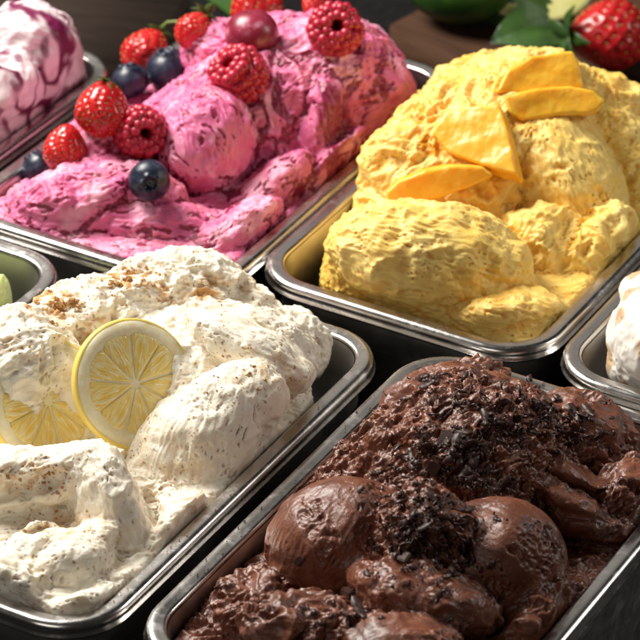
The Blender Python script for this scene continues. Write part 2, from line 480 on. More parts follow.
# ---------------------------------------------------------------- ice creams
H = 0.0011
def fine_cream(info, torn=.0016, smooth=.0005, pit=.0007, fs=.0050, crack=.0012, grain=1.0, rbias=0.0):
    V = info['V']; s = info['seed']
    r = info['rough'] + .5 * info['crease'] + .9 * perlin(V / .018, s + 5) + rbias
    r = sstep(.25, .95, r)
    Wp = np.stack([perlin(V / .009, s + 70 + i) for i in range(3)], 1)
    save = info['V']; info['V'] = V + Wp * .0030
    q = streak_coords(info, fs, fs * 2.4); info['V'] = save
    n1 = perlin(q, s + 1); n2 = perlin(q * 2.1, s + 2); n3 = perlin(V / (fs * .3), s + 3)
    t = (.45 - np.abs(n1) * 2.2) + .45 * (.4 - np.abs(n2) * 2.2) + .5 * perlin(q * .6, s + 21) + .22 * n3
    cr = sstep(.10, .0, np.abs(perlin(q * .8 + 3.3, s + 9))) * sstep(0, .35, perlin(V / .012, s + 19))
    info['V'] = V + Wp * .0015
    sc = streak_coords(info, .0034, .030); info['V'] = save
    st = (.35 - np.abs(perlin(sc, s + 4)) * 1.6) + .35 * perlin(sc * 2.3, s + 14)
    pc = streak_coords(info, .0015, .0042)
    pn = perlin(pc, s + 6)
    pits = sstep(.28, .5, pn) * sstep(-.1, .3, perlin(V / .013, s + 8))
    h = r * torn * t - r * crack * cr + (1 - r) * smooth * st - (1 - r * .6) * pit * pits + grain * .00028 * perlin(V / .0015, s + 33) * (.15 + r)
    info['crack'] = cr
    return h, r, pits, t, st
# lemon
L = [
 lump(150, 400, -.012, 170, 88, .048, -18, .4, .010),
 lump(196, 300, .018, 88, 40, .024, 16, .75, .008),
 lump(206, 270, .034, 40, 16, .016, 14, .5, .010),
 lump(292, 350, -.004, 38, 40, .024, 50, .8, .006),
 lump(90, 318, .018, 85, 40, .034, -14, .6, .008),
 lump(10, 370, .018, 70, 60, .034, -30, .5, .008),
 lump(252, 352, .023, 76, 27, .022, 29, .0, .002, sd=27, tilt=0),
 lump(200, 446, -.001, 108, 58, .026, -42, .16, .006, sd=-72, turn=-4),
 lump(255, 470, -.012, 60, 30, .020, -48, .6, .006),
 lump(40, 478, .004, 88, 30, .026, -12, .30, .006, sd=-30),
 lump(4, 464, .012, 50, 20, .020, 2, .30, .004, sd=-30),
 lump(112, 512, .000, 36, 74, .024, -18, .28, .006, sd=80, turn=20),
 lump(70, 566, -.004, 46, 34, .024, -24, .1, .003, sd=-60),
 lump(34, 548, -.002, 34, 22, .022, -40, .25, .003, sd=-40),
 lump(96, 535, .002, 26, 14, .016, -10, .3, .003),
 lump(160, 556, -.018, 80, 34, .024, -48, .35, .005),
 lump(14, 588, -.008, 50, 36, .028, 10, .5, .005),
 lump(90, 602, -.016, 90, 28, .034, -8, .5, .005),
 lump(62, 392, .012, 22, 46, .013, -10, .7, .005),
 lump(30, 412, .008, 30, 20, .013, -20, .6, .005),
 # hollows
 lump(14, 492, .020, 62, 17, .024, -16, .9, .003, carve=True),
 lump(60, 523, .012, 44, 6, .016, -16, .9, .002, carve=True),
 lump(140, 480, .010, 8, 70, .020, -22, .3, .004, carve=True),
]
def f_lemon(info):
    h, r, pits, t, st = fine_cream(info, .0014, .0006, .0011, crack=.0008, grain=.5, rbias=-.08)
    V = info['V']; s = 3
    px, py = project(V)
    # caramel stains where the sugar crumbs melted in
    st_m = 0
    for cx, cy, rx, ry, a in ((125, 278, 36, 14, 1.), (52, 303, 30, 18, 1.), (85, 318, 26, 26, .7), (195, 290, 60, 16, .7), (30, 478, 40, 16, .5), (60, 525, 40, 14, .5),
                              (265, 370, 46, 18, .35), (180, 480, 50, 60, .25), (20, 345, 30, 20, .3)):
        q = ((px - cx) / rx) ** 2 + ((py - cy) / ry) ** 2
        st_m = np.maximum(st_m, a * np.exp(-q))
    n = perlin(V / .006, 60) + .5 * perlin(V / .0025, 61)
    stain_crease = np.clip(st_m * sstep(-.2, .4, n) * 1.4, 0, .9) * (V[:, 2] > -.01)
    stain_crease = np.maximum(stain_crease, .30 * info['crease'] * sstep(-.2, .4, n))  # same tan tint, weaker and broken up, along the creases between lumps
    speck = sstep(.40, .48, perlin(V / .0017, 62)) * sstep(-.1, .25, perlin(V / .02, 63) + st_m * .5) * .7
    speck = np.maximum(speck, pits * sstep(-.1, .3, perlin(V / .012, 65)) * .55)
    return h, dict(stain_crease=stain_crease, speck=speck)
bx = (IN_LEMON[0] - .01, IN_LEMON[1] + .01, IN_LEMON[2] - .01, -.070, -.003, .03)
lemon = heap('lemon_ice_cream', bx, L, M_LEMON_CREAM, IN_LEMON, h=H, fine=f_lemon, seed=3, big=.0022, fold=.0026)
tag(lemon['obj'], 'white lemon ice cream heaped in the front left pan, brown crumbs on it', 'ice cream')
# chocolate
K = [
 lump(420, 520, -.014, 170, 106, .05, -40, .9, .010),
 lump(478, 432, .008, 100, 62, .034, 18, .30, .006),
 lump(455, 392, .012, 52, 28, .022, -20, .7, .005),
 lump(405, 452, .004, 44, 40, .022, -30, .15, .003),
 lump(582, 438, .004, 56, 46, .026, 30, .35, .005),
 lump(340, 542, .004, 76, 64, .034, -10, .05, .006, sd=-60),
 lump(500, 556, .008, 66, 60, .030, 10, .05, .006, sd=40),
 lump(424, 598, .008, 80, 34, .030, 14, .35, .007, sd=20),
 lump(424, 535, .024, 46, 46, .022, 40, .8, .004),
 lump(612, 500, -.004, 46, 24, .024, -50, .5, .004),
 lump(555, 470, .012, 80, 13, .016, 26, .35, .0025),
 lump(560, 498, .008, 74, 12, .016, 28, .35, .0025),
 lump(590, 525, -.004, 50, 14, .016, 10, .5, .003),
 lump(250, 610, -.010, 44, 38, .022, -40, .8, .005),
 lump(320, 628, .004, 80, 30, .026, 6, .7, .004),
 lump(400, 640, .010, 60, 26, .026, 0, .3, .004),
 lump(530, 622, -.010, 50, 26, .026, -50, .7, .005),
]
def f_choc(info):
    h, r, pits, t, st = fine_cream(info, .0025, .00035, .0004, fs=.0052, crack=.0020, grain=.9)
    V = info['V']
    px, py = project(V)
    # wrinkled, cracked skin patches on the smooth balls
    m = 0
    for cx, cy, rx, ry in ((312, 520, 14, 22), (330, 545, 12, 26), (538, 548, 22, 30), (590, 450, 20, 14), (372, 530, 16, 50), (500, 590, 20, 16), (400, 445, 22, 16)):
        m = np.maximum(m, np.exp(-(((px - cx) / rx) ** 2 + ((py - cy) / ry) ** 2)))
    Wv = V + np.stack([perlin(V / .004, 131 + i) for i in range(3)], 1) * .002
    m = sstep(.35, .6, m + .45 * perlin(V / .005, 32)) * (1 - r)
    w1 = np.abs(perlin(Wv / .0042, 33)); w2 = np.abs(perlin(Wv / .0020, 34))
    h = h + m * (.0016 * (.25 - w1 * 1.6) + .0007 * (.3 - w2 * 1.6) - .0006)
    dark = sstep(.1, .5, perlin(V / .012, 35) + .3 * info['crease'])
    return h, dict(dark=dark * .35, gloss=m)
bx = (IN_CHOC[0] - .01, IN_CHOC[1] + .01, IN_CHOC[2] - .01, -.028, -.010, .03)
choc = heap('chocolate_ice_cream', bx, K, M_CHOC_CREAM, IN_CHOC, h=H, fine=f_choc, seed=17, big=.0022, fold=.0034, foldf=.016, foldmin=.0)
tag(choc['obj'], 'dark chocolate ice cream with two smooth balls in the front right pan', 'ice cream')
# mango
Y = [
 lump(470, 190, -.010, 170, 105, .06, -42, .6, .010),
 lump(430, 258, .008, 104, 56, .034, 8, .30, .003, sd=14),
 lump(380, 262, -.004, 54, 54, .03, -40, .6, .006),
 lump(412, 168, .012, 56, 46, .028, -30, .5, .006),
 lump(470, 300, -.012, 84, 34, .026, 6, .35, .008),
 lump(566, 186, .008, 56, 84, .034, -24, .10, .003, sd=62),
 lump(620, 170, -.004, 44, 80, .034, -30, .7, .008),
 lump(480, 100, .014, 70, 44, .030, -14, .5, .008),
 lump(600, 110, .012, 60, 36, .034, 10, .8, .006),
 lump(530, 80, .014, 60, 30, .030, 6, .6, .008),
 lump(545, 250, -.004, 44, 50, .022, -40, .6, .004),
 lump(508, 312, -.006, 56, 22, .022, -6, .3, .003, sd=10),
 lump(590, 250, -.004, 26, 60, .022, 42, .7, .004),
]
def f_mango(info):
    h, r, pits, t, st = fine_cream(info, .0015, .0010, .0010, crack=.0008, grain=.4, rbias=-.12)
    V = info['V']
    px, py = project(V)
    sy = 0
    for cx, cy, rx, ry, a in ((455, 130, 55, 40, .9), (430, 145, 40, 30, .9), (550, 85, 60, 22, .8), (470, 190, 50, 18, .6), (380, 280, 50, 30, .35), (500, 300, 60, 20, .35)):
        sy = np.maximum(sy, a * np.exp(-(((px - cx) / rx) ** 2 + ((py - cy) / ry) ** 2)))
    n = perlin(V / .007, 60) + .5 * perlin(V / .003, 61)
    syrup = np.clip(sy * sstep(-.3, .4, n) + .45 * info['crease'] * sstep(-.2, .3, n) + .35 * pits, 0, .9)
    speck = sstep(.4, .5, perlin(V / .0017, 62)) * sstep(.15, .4, perlin(V / .016, 63)) * .8
    return h, dict(syrup=syrup, speck=speck)
bx = (IN_MANGO[0] + .010, IN_MANGO[1] + .01, IN_MANGO[2] + .012, IN_MANGO[3] + .01, -.004, .03)
mango = heap('mango_ice_cream', bx, Y, M_MANGO_CREAM, IN_MANGO, h=H, fine=f_mango, seed=29, big=.0022, fold=.0030)
tag(mango['obj'], 'yellow mango ice cream heaped high with mango slices on top', 'ice cream')
# pink
B = [
 lump(240, 140, -.014, 175, 86, .06, -34, .6, .010),
 lump(206, 142, .014, 50, 55, .034, 20, .22, .004, sd=70),
 lump(85, 205, -.006, 80, 44, .034, -14, .4, .006),
 lump(150, 228, -.014, 110, 32, .03, 8, .4, .004),
 lump(150, 190, .002, 40, 24, .024, 20, .3, .004),
 lump(275, 120, .008, 34, 86, .034, -14, .25, .003, sd=76),
 lump(256, 206, -.014, 76, 28, .026, -42, .25, .003, sd=-48),
 lump(318, 130, .006, 26, 70, .030, 10, .3, .003, sd=70),
 lump(228, 238, -.010, 66, 24, .024, -34, .4, .005, sd=-34),
 lump(330, 176, -.008, 74, 24, .024, -42, .4, .005, sd=-42),
 lump(365, 104, .002, 56, 60, .034, -30, .35, .004, sd=-30),
 lump(285, 52, .016, 78, 36, .034, 10, .5, .008),
 lump(350, 50, .012, 56, 34, .034, 30, .5, .006),
 lump(105, 150, .006, 50, 40, .03, -30, .4, .008),
 lump(216, 52, .018, 34, 28, .024, 10, .4, .006),
]
def f_pink(info):
    h, r, pits, t, st = fine_cream(info, .0013, .0008, .0009, grain=.4, rbias=-.05)
    V = info['V']
    Wv = V + np.stack([perlin(V / .014, 160 + i) for i in range(3)], 1) * .007
    D = info['dir']; tt = (Wv * D).sum(1, keepdims=True); qs = (Wv - D * tt) / .0065 + D * tt / .024
    n = .9 * perlin(qs, 60) + .5 * perlin(qs * 2.2, 61) + .25 * perlin(V / .0022, 64)
    rip = sstep(.24, .44, n + .40 * info['crease'] + .25 * pits)
    px, py = project(V)
    pt = np.exp(-(((px - 335) / 24) ** 2 + ((py - 130) / 70) ** 2)) * .75 + np.exp(-(((px - 290) / 20) ** 2 + ((py - 190) / 30) ** 2)) * .3
    rip = np.maximum(rip, sstep(.3, .6, pt + .4 * n))
    pale = sstep(.0, .5, perlin(V / .02, 66) + .3 * perlin(V / .005, 67)) * .8
    return h - .0006 * rip, dict(ripple=rip * .92, pale=pale)
bx = (IN_PINK[0] - .01, IN_PINK[1] + .01, IN_PINK[2] - .01, IN_PINK[3] - .02, -.004, .03)
pink = heap('berry_ice_cream', bx, B, M_BERRY_CREAM, IN_PINK, h=H, fine=f_pink, seed=41, big=.0022, fold=.0022)
tag(pink['obj'], 'pink berry ice cream with dark red ripple under a scatter of berries', 'ice cream')

# ---------------------------------------------------------------- toppings
M_LEMON_RIND = NT('lemon_rind').set(col=(.90, .68, .16), rough=.35, sss=.15, rad=(1, .6, .1), sc=.002)
M_LEMON_RIND.bump(M_LEMON_RIND.noise(900, 2), .35, .0006); M_LEMON_RIND = M_LEMON_RIND.m
m = NT('lemon_pith').set(rough=.5, sss=.3, rad=(1, .85, .5), sc=.003)
m.col(m.ramp(m.noise(300, 3), [(.35, (.86, .74, .42)), (.65, (.90, .84, .62))])); m.bump(m.noise(1200, 3), .3, .0004); M_PITH = m.m
m = NT('lemon_flesh').set(rough=.16, sss=.35, rad=(1, .7, .15), sc=.004, coat=.4, crough=.1)
v = m.mapping(160, 900, 300); g = m.noise(1.0, 3, .55, v, .6)
m.col(m.ramp(g, [(.3, (.88, .57, .09)), (.5, (.93, .70, .22)), (.67, (.96, .86, .56))])); m.bump(g, .7, .0012); M_FLESH = m.m
m = NT('mango_flesh').set(rough=.34, sss=.4, rad=(1, .5, .08), sc=.008, coat=.12, crough=.2)
m.col(m.ramp(m.noise(120, 4, .6), [(.3, (.93, .42, .020)), (.7, (.97, .58, .06))]))
v = m.mapping(260, 60, 260); m.bump(m.noise(1.0, 4, .6, v), .5, .0010); M_MANGO = m.m
m = NT('raspberry_skin').set(rough=.36, sss=.35, rad=(1, .2, .2), sc=.003, coat=.12, crough=.2)
m.col(m.ramp(m.noise(200, 2), [(.3, (.36, .006, .026)), (.7, (.52, .018, .055))])); m.bump(m.noise(1500, 3), .25, .0003); M_RASP = m.m
M_RASPCORE = simple('raspberry_hollow', (.45, .010, .03), .35)
m = NT('strawberry_skin').set(rough=.27, sss=.25, rad=(1, .15, .1), sc=.003, coat=.2, crough=.15)
m.col(m.ramp(m.noise(90, 3), [(.3, (.38, .005, .010)), (.7, (.58, .016, .018))])); m.bump(m.noise(900, 2), .15, .0003); M_STRAW = m.m
M_SEED = simple('strawberry_seed', (.62, .36, .07), .4)
m = NT('blueberry_skin').set(rough=.34, spec=.4)
m.col(m.ramp(m.noise(170, 4, .6), [(.35, (.006, .008, .018)), (.62, (.022, .030, .058)), (.8, (.07, .09, .14))])); m.rough(m.mr(m.noise(170, 4), .3, .7, .22, .5)); M_BLUE = m.m
m = NT('dark_cherry_skin').set(rough=.34, coat=.1, crough=.2)
m.col(m.ramp(m.noise(120, 4, .6), [(.3, (.16, .008, .022)), (.55, (.30, .025, .06)), (.72, (.55, .22, .30))])); M_CHERRY = m.m
m = NT('leaf_green').set(rough=.4, sss=.05)
m.col(m.ramp(m.noise(80, 4), [(.3, (.018, .055, .010)), (.7, (.045, .11, .018))])); m.bump(m.noise(300, 3), .4, .0008); M_LEAF = m.m
M_STEM = simple('stem_green', (.16, .22, .04), .45)
m = NT('green_fruit_skin').set(rough=.3)
m.col(m.ramp(m.noise(70, 4), [(.3, (.012, .045, .006)), (.7, (.04, .10, .012))])); M_GSKIN = m.m
m = NT('pale_fruit_flesh').set(rough=.35, sss=.2, rad=(1, .9, .3), sc=.004)
m.col(m.ramp(m.noise(60, 3), [(.3, (.52, .54, .16)), (.7, (.66, .64, .28))])); M_GFLESH = m.m
m = NT('dark_chocolate').set(rough=.38, spec=.45)
m.col(m.ramp(m.noise(300, 3), [(.3, (.026, .011, .009)), (.7, (.080, .036, .028))])); m.bump(m.noise(900, 4, .7), .4, .0005); M_DCHOC = m.m
m = NT('brown_sugar').set(rough=.5, sss=.15, rad=(1, .5, .2), sc=.002)
m.col(m.ramp(m.noise(500, 3), [(.3, (.32, .14, .035)), (.7, (.60, .34, .12))])); M_SUGAR = m.m

heaps = []
def hits(px, py, info):
    surf(px, py, info); qx, qy = info['pxy']
    m = np.nonzero(((qx - px) ** 2 + (qy - py) ** 2) < 9)[0]
    return len(m) > 0 and -(surf(px, py, info)[1] @ CF) > .45
def surf(px, py, info, rad=2.2):
    if 'pxy' not in info: info['pxy'] = project(info['V']); info['dep'] = (info['V'] - CAMP) @ CF
    qx, qy = info['pxy']
    m = np.nonzero(((qx - px) ** 2 + (qy - py) ** 2) < rad * rad)[0]
    if len(m) == 0: return at(px, py, 0), np.array([0, 0, 1.])
    dd = info['dep'][m]; near = m[dd < dd.min() + .0025]
    z = info['dep'][near].mean(); n = info['N'][near].mean(0); n /= np.linalg.norm(n)
    d = CF + CR * (px - 320) / FPX - CU * (py - 320) / FPX
    return CAMP + d * z, n
def rest(px, py, rpx, info, lift=.45):
    S, n = surf(px, py, info); r = rpx * mpp(S)
    return S - CF * r * lift, r, n
def aim(axis, spin=0.0):                   # local +Z along axis
    q = Vector(axis).to_track_quat('Z', 'Y'); return (q @ Matrix.Rotation(spin, 3, 'Z').to_quaternion()).to_euler()
def view_axis(right, up, toward):
    return CR * right + CU * up - CF * toward
def lathe(prof, n=48, mod=None):
    V, F = [], []
    for i, (r, z) in enumerate(prof):
        for k in range(n):
            a = 2 * math.pi * k / n; rr, zz = (r, z) if mod is None else mod(i, r, z, a)
            V.append((rr * math.cos(a), rr * math.sin(a), zz))
    for i in range(len(prof) - 1):
        for k in range(n):
            k2 = (k + 1) % n; F.append((i * n + k, i * n + k2, (i + 1) * n + k2, (i + 1) * n + k))
    return V, F
def ico(sub):
    bm = bmesh.new(); bmesh.ops.create_icosphere(bm, subdivisions=sub, radius=1); bm.verts.ensure_lookup_table()
    v = np.array([x.co[:] for x in bm.verts]); f = np.array([[y.index for y in x.verts] for x in bm.faces]); bm.free(); return v, f
ICO2, ICO1 = ico(3), ico(1)
def spheres(pts, radii, base, stretch=None, axes=None):
    bv, bf = base; V, F = [], []
    for i, (p, r) in enumerate(zip(pts, radii)):
        F.append(bf + len(bv) * i); V.append(bv * r + p)
    return np.concatenate(V), np.concatenate(F)

def raspberry(px, py, rpx, info, axis, label, seed, lift=.5, grp='red raspberries on the pink ice cream'):
    P, R, n = rest(px, py, rpx, info, lift); rg = random.Random(seed)
    t = thing('raspberry', P, label, 'raspberry', grp, aim(axis, rg.random() * 6))
    rows = [(1.02 * R * math.cos(u) ** .8 if u > 0 else R, u) for u in ()]
    pts, rad = [], []
    prof = [(.46, .74), (.76, .64), (.95, .28), (.95, -.04), (.86, -.36), (.68, -.64), (.42, -.86), (.12, -.96)]
    for i, (pr, pz) in enumerate(prof):
        pr *= R * .86; pz *= R; n_ = max(3, int(2 * math.pi * pr / (R * .27)))
        for k in range(n_):
            a = 2 * math.pi * (k + .5 * (i % 2)) / n_ + rg.uniform(-.11, .11); q = rg.uniform(.86, 1.16)
            pts.append(np.array([pr * math.cos(a), pr * math.sin(a), pz + R * rg.uniform(-.045, .045)]) * rg.uniform(.96, 1.04)); rad.append(R * .20 * q)
    V, F = spheres(pts, rad, ICO2)
    tag(mesh_obj('drupelets', V, F, M_RASP, t), kind='stuff')
    pr = [(.0001, -.2), (.16, -.15), (.25, .1), (.29, .45), (.36, .70), (.50, .78), (.72, .66), (.88, .25), (.87, -.1), (.78, -.38), (.58, -.68), (.28, -.88), (.01, -.95)]
    V, F = lathe([(a * R, b * R) for a, b in pr], 28); mesh_obj('hollow', V, F, M_RASPCORE, t)
    return t
def straw_profile(u, fat):                 # u: 0 at the leafy end, 1 at the tip
    return fat * (math.sin(math.pi * min(u * .62 + .02, 1)) ** .62) * (1 - u ** 3.2) ** .55
def strawberry(P, R, axis, label, seed, name='strawberry', length=2.3, fat=1.0, leaves=0, stem=None, grp=None, spin=0, leafR=.7):
    rg = random.Random(seed)
    t = thing(name, P, label, 'strawberry', grp, aim(axis, spin))
    nu, nv = 72, 110
    seeds = []; rows_ = 11
    for i in range(rows_):
        u = .07 + .86 * i / (rows_ - 1); r = straw_profile(u, fat); c = max(3, int(r * 15))
        for k in range(c): seeds.append((u + rg.uniform(-.012, .012), 2 * math.pi * (k + .5 * (i % 2)) / c + rg.uniform(-.05, .05)))
    def pos(u, a):
        r = straw_profile(u, fat); return np.array([r * math.cos(a), r * math.sin(a), (.5 - u) * length])
    U, A = np.meshgrid(np.linspace(.0, 1, nu), np.linspace(0, 2 * np.pi, nv, endpoint=False), indexing='ij')
    rr = fat * np.sin(np.pi * np.minimum(U * .62 + .02, 1)) ** .62 * np.clip(1 - U ** 3.2, 0, 1) ** .55
    X = np.stack([rr * np.cos(A), rr * np.sin(A), (.5 - U) * length], -1)
    lo = 1 + .05 * perlin(X.reshape(-1, 3) * 1.1, seed).reshape(nu, nv) * 2
    dim = np.zeros((nu, nv)); SP = []
    for u, a in seeds:
        p = pos(u, a); SP.append(p); dim = np.maximum(dim, np.exp(-(((X - p) ** 2).sum(-1)) / .0075))
    X[..., :2] *= (lo * (1 - .085 * dim))[..., None]; X[..., 2] *= (1 - .0 * dim)
    V = (X * R).reshape(-1, 3); F = [(i * nv + k, (i + 1) * nv + k, (i + 1) * nv + (k + 1) % nv, i * nv + (k + 1) % nv) for i in range(nu - 1) for k in range(nv)]
    F.append(tuple(range(nv)))
    mesh_obj('flesh', V, F, M_STRAW, t)
    SV, SF = [], []; bv, bf = ICO1
    for j, p in enumerate(SP):
        n = np.array([p[0], p[1], .12]); n /= np.linalg.norm(n); q = p * R * np.array([.955, .955, 1])
        s = bv * np.array([.022, .022, .045]) * R; SV.append(s + q); SF.append(bf + len(bv) * j)
    tag(mesh_obj('seeds', np.concatenate(SV), np.concatenate(SF), M_SEED, t), kind='stuff')
    for k in range(leaves):
        a = 2 * math.pi * k / leaves + rg.uniform(-.2, .2); L = R * leafR * rg.uniform(.8, 1.2); lift = rg.uniform(-.1, .45)
        V, F = [], []
        for i in range(9):
            s = i / 8; wd = L * .26 * math.sin(math.pi * min(1, s * .9 + .1)) ** .8 * (1 - s) ** .3 if s < 1 else 0
            x = L * s; z = length / 2 * R + L * (lift * s * 1.4 - .35 * s * s)
            for q in (-1, 0, 1):
                V.append((x * math.cos(a) - q * wd * math.sin(a), x * math.sin(a) + q * wd * math.cos(a), z + abs(q) * wd * .35))
        n0 = len(V); V += [(x, y, z - R * .02) for x, y, z in V]
        for i in range(8):
            for q in (0, 1):
                b = i * 3 + q; F.append((b, b + 1, b + 4, b + 3)); F.append((n0 + b, n0 + b + 3, n0 + b + 4, n0 + b + 1))
            F.append((i * 3, i * 3 + 3, n0 + i * 3 + 3, n0 + i * 3)); F.append((i * 3 + 2, n0 + i * 3 + 2, n0 + i * 3 + 5, i * 3 + 5))
        mesh_obj('leaf', V, F, M_LEAF, t)
    if stem:
        mesh_tube('stem', stem, R * .055, M_STEM, t)
    return t
def mesh_tube(name, pts, r, mat, parent=None, n=10):
    pts = [Vector(p) for p in pts]; V, F = [], []
    for i, p in enumerate(pts):
        d = (pts[min(i + 1, len(pts) - 1)] - pts[max(i - 1, 0)]).normalized(); q = d.to_track_quat('Z', 'Y')
        for k in range(n):
            a = 2 * math.pi * k / n; V.append(tuple(p + q @ Vector((r * math.cos(a), r * math.sin(a), 0))))
    for i in range(len(pts) - 1):
        for k in range(n): k2 = (k + 1) % n; F.append((i * n + k, i * n + k2, (i + 1) * n + k2, (i + 1) * n + k))
    F += [tuple(range(n))[::-1], tuple(range((len(pts) - 1) * n, len(pts) * n))]
    return mesh_obj(name, V, F, mat, parent)
def blueberry(px, py, rpx, info, axis, label, seed, lift=.5):
    P, R, n = rest(px, py, rpx, info, lift); rg = random.Random(seed)
    t = thing('blueberry', P, label, 'blueberry', 'blueberries on the pink ice cream', aim(axis, rg.random() * 6))
    pr = [(.001, -.90)] + [(math.cos(math.radians(a)) , .90 * math.sin(math.radians(a))) for a in range(-84, 64, 8)] + \
         [(.40, .84), (.36, .90), (.33, .91), (.30, .86), (.27, .78), (.18, .74), (.06, .73), (.001, .745)]
    n0 = len(pr)
    def mod(i, r, z, a):
        k = n0 - 1 - i
        if 4 <= k <= 7: s = 1 + .22 * abs(math.sin(2.5 * a + seed)); return r * (s if k >= 5 else 1), z + .03 * math.sin(5 * a + seed)
        return r * (1 + .015 * math.sin(3 * a + seed)), z
    V, F = lathe(pr, 50, mod); V = [(x * R, y * R, z * R) for x, y, z in V]
    mesh_obj('berry', V, F, M_BLUE, t)
    return t

G_LEFT = pink
blueberry(40, 168, 18, pink, view_axis(-.5, .8, .1), 'leftmost blueberry, at the left end of the pink heap beside a small strawberry', 1)
blueberry(150, 181, 21, pink, view_axis(.1, -.25, 1), 'blueberry just below the raspberry with its hole facing front', 2, .7)
blueberry(131, 82, 19, pink, view_axis(-.2, 1, .2), 'half hidden blueberry left of the large upper blueberry', 3, .9)
blueberry(170, 72, 23, pink, view_axis(-.15, 1, .45), 'large blueberry under the upper strawberry, crown pointing up', 4, 1.3)
raspberry(141, 133, 27, pink, view_axis(.32, -.12, 1), 'raspberry with its dark hole facing front, left on the pink heap', 1, .6)
raspberry(241, 77, 29, pink, view_axis(-.62, .6, .75), 'raspberry in the middle of the pink heap below the dark cherry', 2, .6)
raspberry(335, 32, 28, pink, view_axis(.10, .12, 1), 'rightmost raspberry, high on the pink heap, hole facing front', 3, .6)
P, R, n = rest(66, 150, 23, pink, .6)
strawberry(P, R, view_axis(.15, .95, .25), 'small glossy strawberry between the leftmost blueberry and a larger strawberry', 5, length=2.2, fat=1.14, grp='strawberries on the pink ice cream')
P, R, n = rest(104, 111, 28, pink, .7)
strawberry(P, R * .98, view_axis(.15, .9, .15), 'bright red strawberry standing left of the front facing raspberry', 6, length=2.1, fat=1.2, leaves=5, leafR=.55, grp='strawberries on the pink ice cream')
P, R, n = rest(146, 54, 28, pink, .3)
strawberry(P, R, view_axis(.45, .75, -.3), 'strawberry with a curled green stem behind the large blueberry', 7, length=1.9, fat=1.05, leaves=5, leafR=.6,
           stem=[(0, 0, R * .9), (R * .05, 0, R * 1.15), (-R * .15, .1 * R, R * 1.4), (-R * .5, .1 * R, R * 1.55), (-R * .75, .1 * R, R * 1.5)], grp='strawberries on the pink ice cream')
P, R, n = rest(193, 30, 22, pink, -.2)
strawberry(P, R, view_axis(.5, .7, -.4), 'strawberry at the back edge of the pink heap beside the curled stem', 8, length=1.9, fat=1.0, leaves=6, leafR=.9, grp='strawberries on the pink ice cream')
P, R, n = rest(258, 8, 32, pink, .1)
strawberry(P, R, view_axis(.2, .9, -.5), 'strawberry behind the dark cherry, cut by the top of the picture', 9, length=1.9, grp='strawberries on the pink ice cream')
P, R, n = rest(314, 4, 14, pink, .3)
strawberry(P, R, view_axis(-.2, -.9, .2), 'small strawberry piece left of the rightmost raspberry, cut by the top edge', 10, length=2.4, grp='strawberries on the pink ice cream')
P, R, n = rest(252, 35, 27, pink, .45)
t = thing('cherry', P, 'dark glossy cherry above the middle raspberry', 'cherry', None, aim(view_axis(-.1, 1, .25)))
pr = [(.001, -.92)] + [(math.cos(math.radians(a)), .93 * math.sin(math.radians(a))) for a in range(-84, 66, 7)] + [(.30, .86), (.16, .78), (.05, .72), (.001, .71)]
V, F = lathe([(a * R, b * R) for a, b in pr], 50); mesh_obj('skin', V, F, M_CHERRY, t)
mesh_tube('stem_stub', [(0, 0, .70 * R), (0, 0, .82 * R)], R * .07, M_STEM, t)

# lemon slices
def lemon_slice(px, py, rpx, info, normal, label, lift, spin=0, nseg=9, z=None):
    S, _ = surf(px, py, info); P = S - CF * lift
    if z is not None: P = at(px, py, z)
    R = rpx * mpp(P); T = R * .17
    t = thing('lemon_slice', P, label, 'lemon slice', 'lemon slices on the white ice cream', aim(normal, spin))
    V, F = lathe([(.955 * R, T / 2), (.985 * R, T * .47), (R, T * .30), (1.005 * R, 0), (R, -T * .30), (.985 * R, -T * .47), (.955 * R, -T / 2), (.95 * R, 0), (.955 * R, T / 2)], 96)
    mesh_obj('rind', V, F, M_LEMON_RIND, t)
    def pm(i, r, z, a): return r, z + (.0001 * math.sin(9 * a + i) if r > .1 * R else 0)
    V, F = lathe([(.00001, T * .46), (.05 * R, T * .47), (.3 * R, T * .44), (.72 * R, T * .44), (.80 * R, T * .5), (.9549 * R, T * .5), (.9549 * R, -T * .5), (.5 * R, -T * .45), (.00001, -T * .45)], 96, pm)
    mesh_obj('pith', V, F, M_PITH, t)
    # one flesh segment, its own centre line along local X
    half = math.pi / nseg; out = []
    def edge(s, side):
        r = (.075 + (.775 - .075) * s) * R; gap = .016 * R
        return r, side * max(0.0, (half - gap / r))
    ring = []
    N = 14
    for i in range(N + 1): r, a = edge(i / N, -1); ring.append((r, a))
    for i in range(1, 8): ring.append((.775 * R + .010 * R * math.sin(math.pi * i / 8), -edge(1, 1)[1] + 2 * edge(1, 1)[1] * i / 8))
    for i in range(N, -1, -1): r, a = edge(i / N, 1); ring.append((r, a))
    # round the outer corners
    pts = []
    for r, a in ring:
        f = max(0, (r / R - .64) / .135); k = max(0, abs(a) / half - .72) / .28
        pts.append(((r - R * .07 * (f * k) ** 1.6) * math.cos(a), r * math.sin(a)))
    cx = sum(p[0] for p in pts) / len(pts); V = []; F = []; n = len(pts)
    zs = [(1.0, T * .40), (1.0, T * .47), (.93, T * .53), (.80, T * .545), (.5, T * .55)]
    for s, zz in zs: V += [(cx + (x - cx) * s, y * s, zz) for x, y in pts]
    V.append((cx, 0, T * .553))
    for i in range(len(zs) - 1):
        for k in range(n): k2 = (k + 1) % n; F.append((i * n + k, i * n + k2, (i + 1) * n + k2, (i + 1) * n + k))
    b = (len(zs) - 1) * n
    for k in range(n): F.append((b + k, b + (k + 1) % n, len(V) - 1))
    s0 = mesh_obj('segment', V, F, M_FLESH, t)
    for k in range(1, nseg):
        s = s0.copy(); C.objects.link(s); s.parent = t; s.rotation_euler = (0, 0, 2 * math.pi * k / nseg + random.uniform(-.03, .03)); s.scale = (random.uniform(.97, 1.0),) * 2 + (1,)
    return t
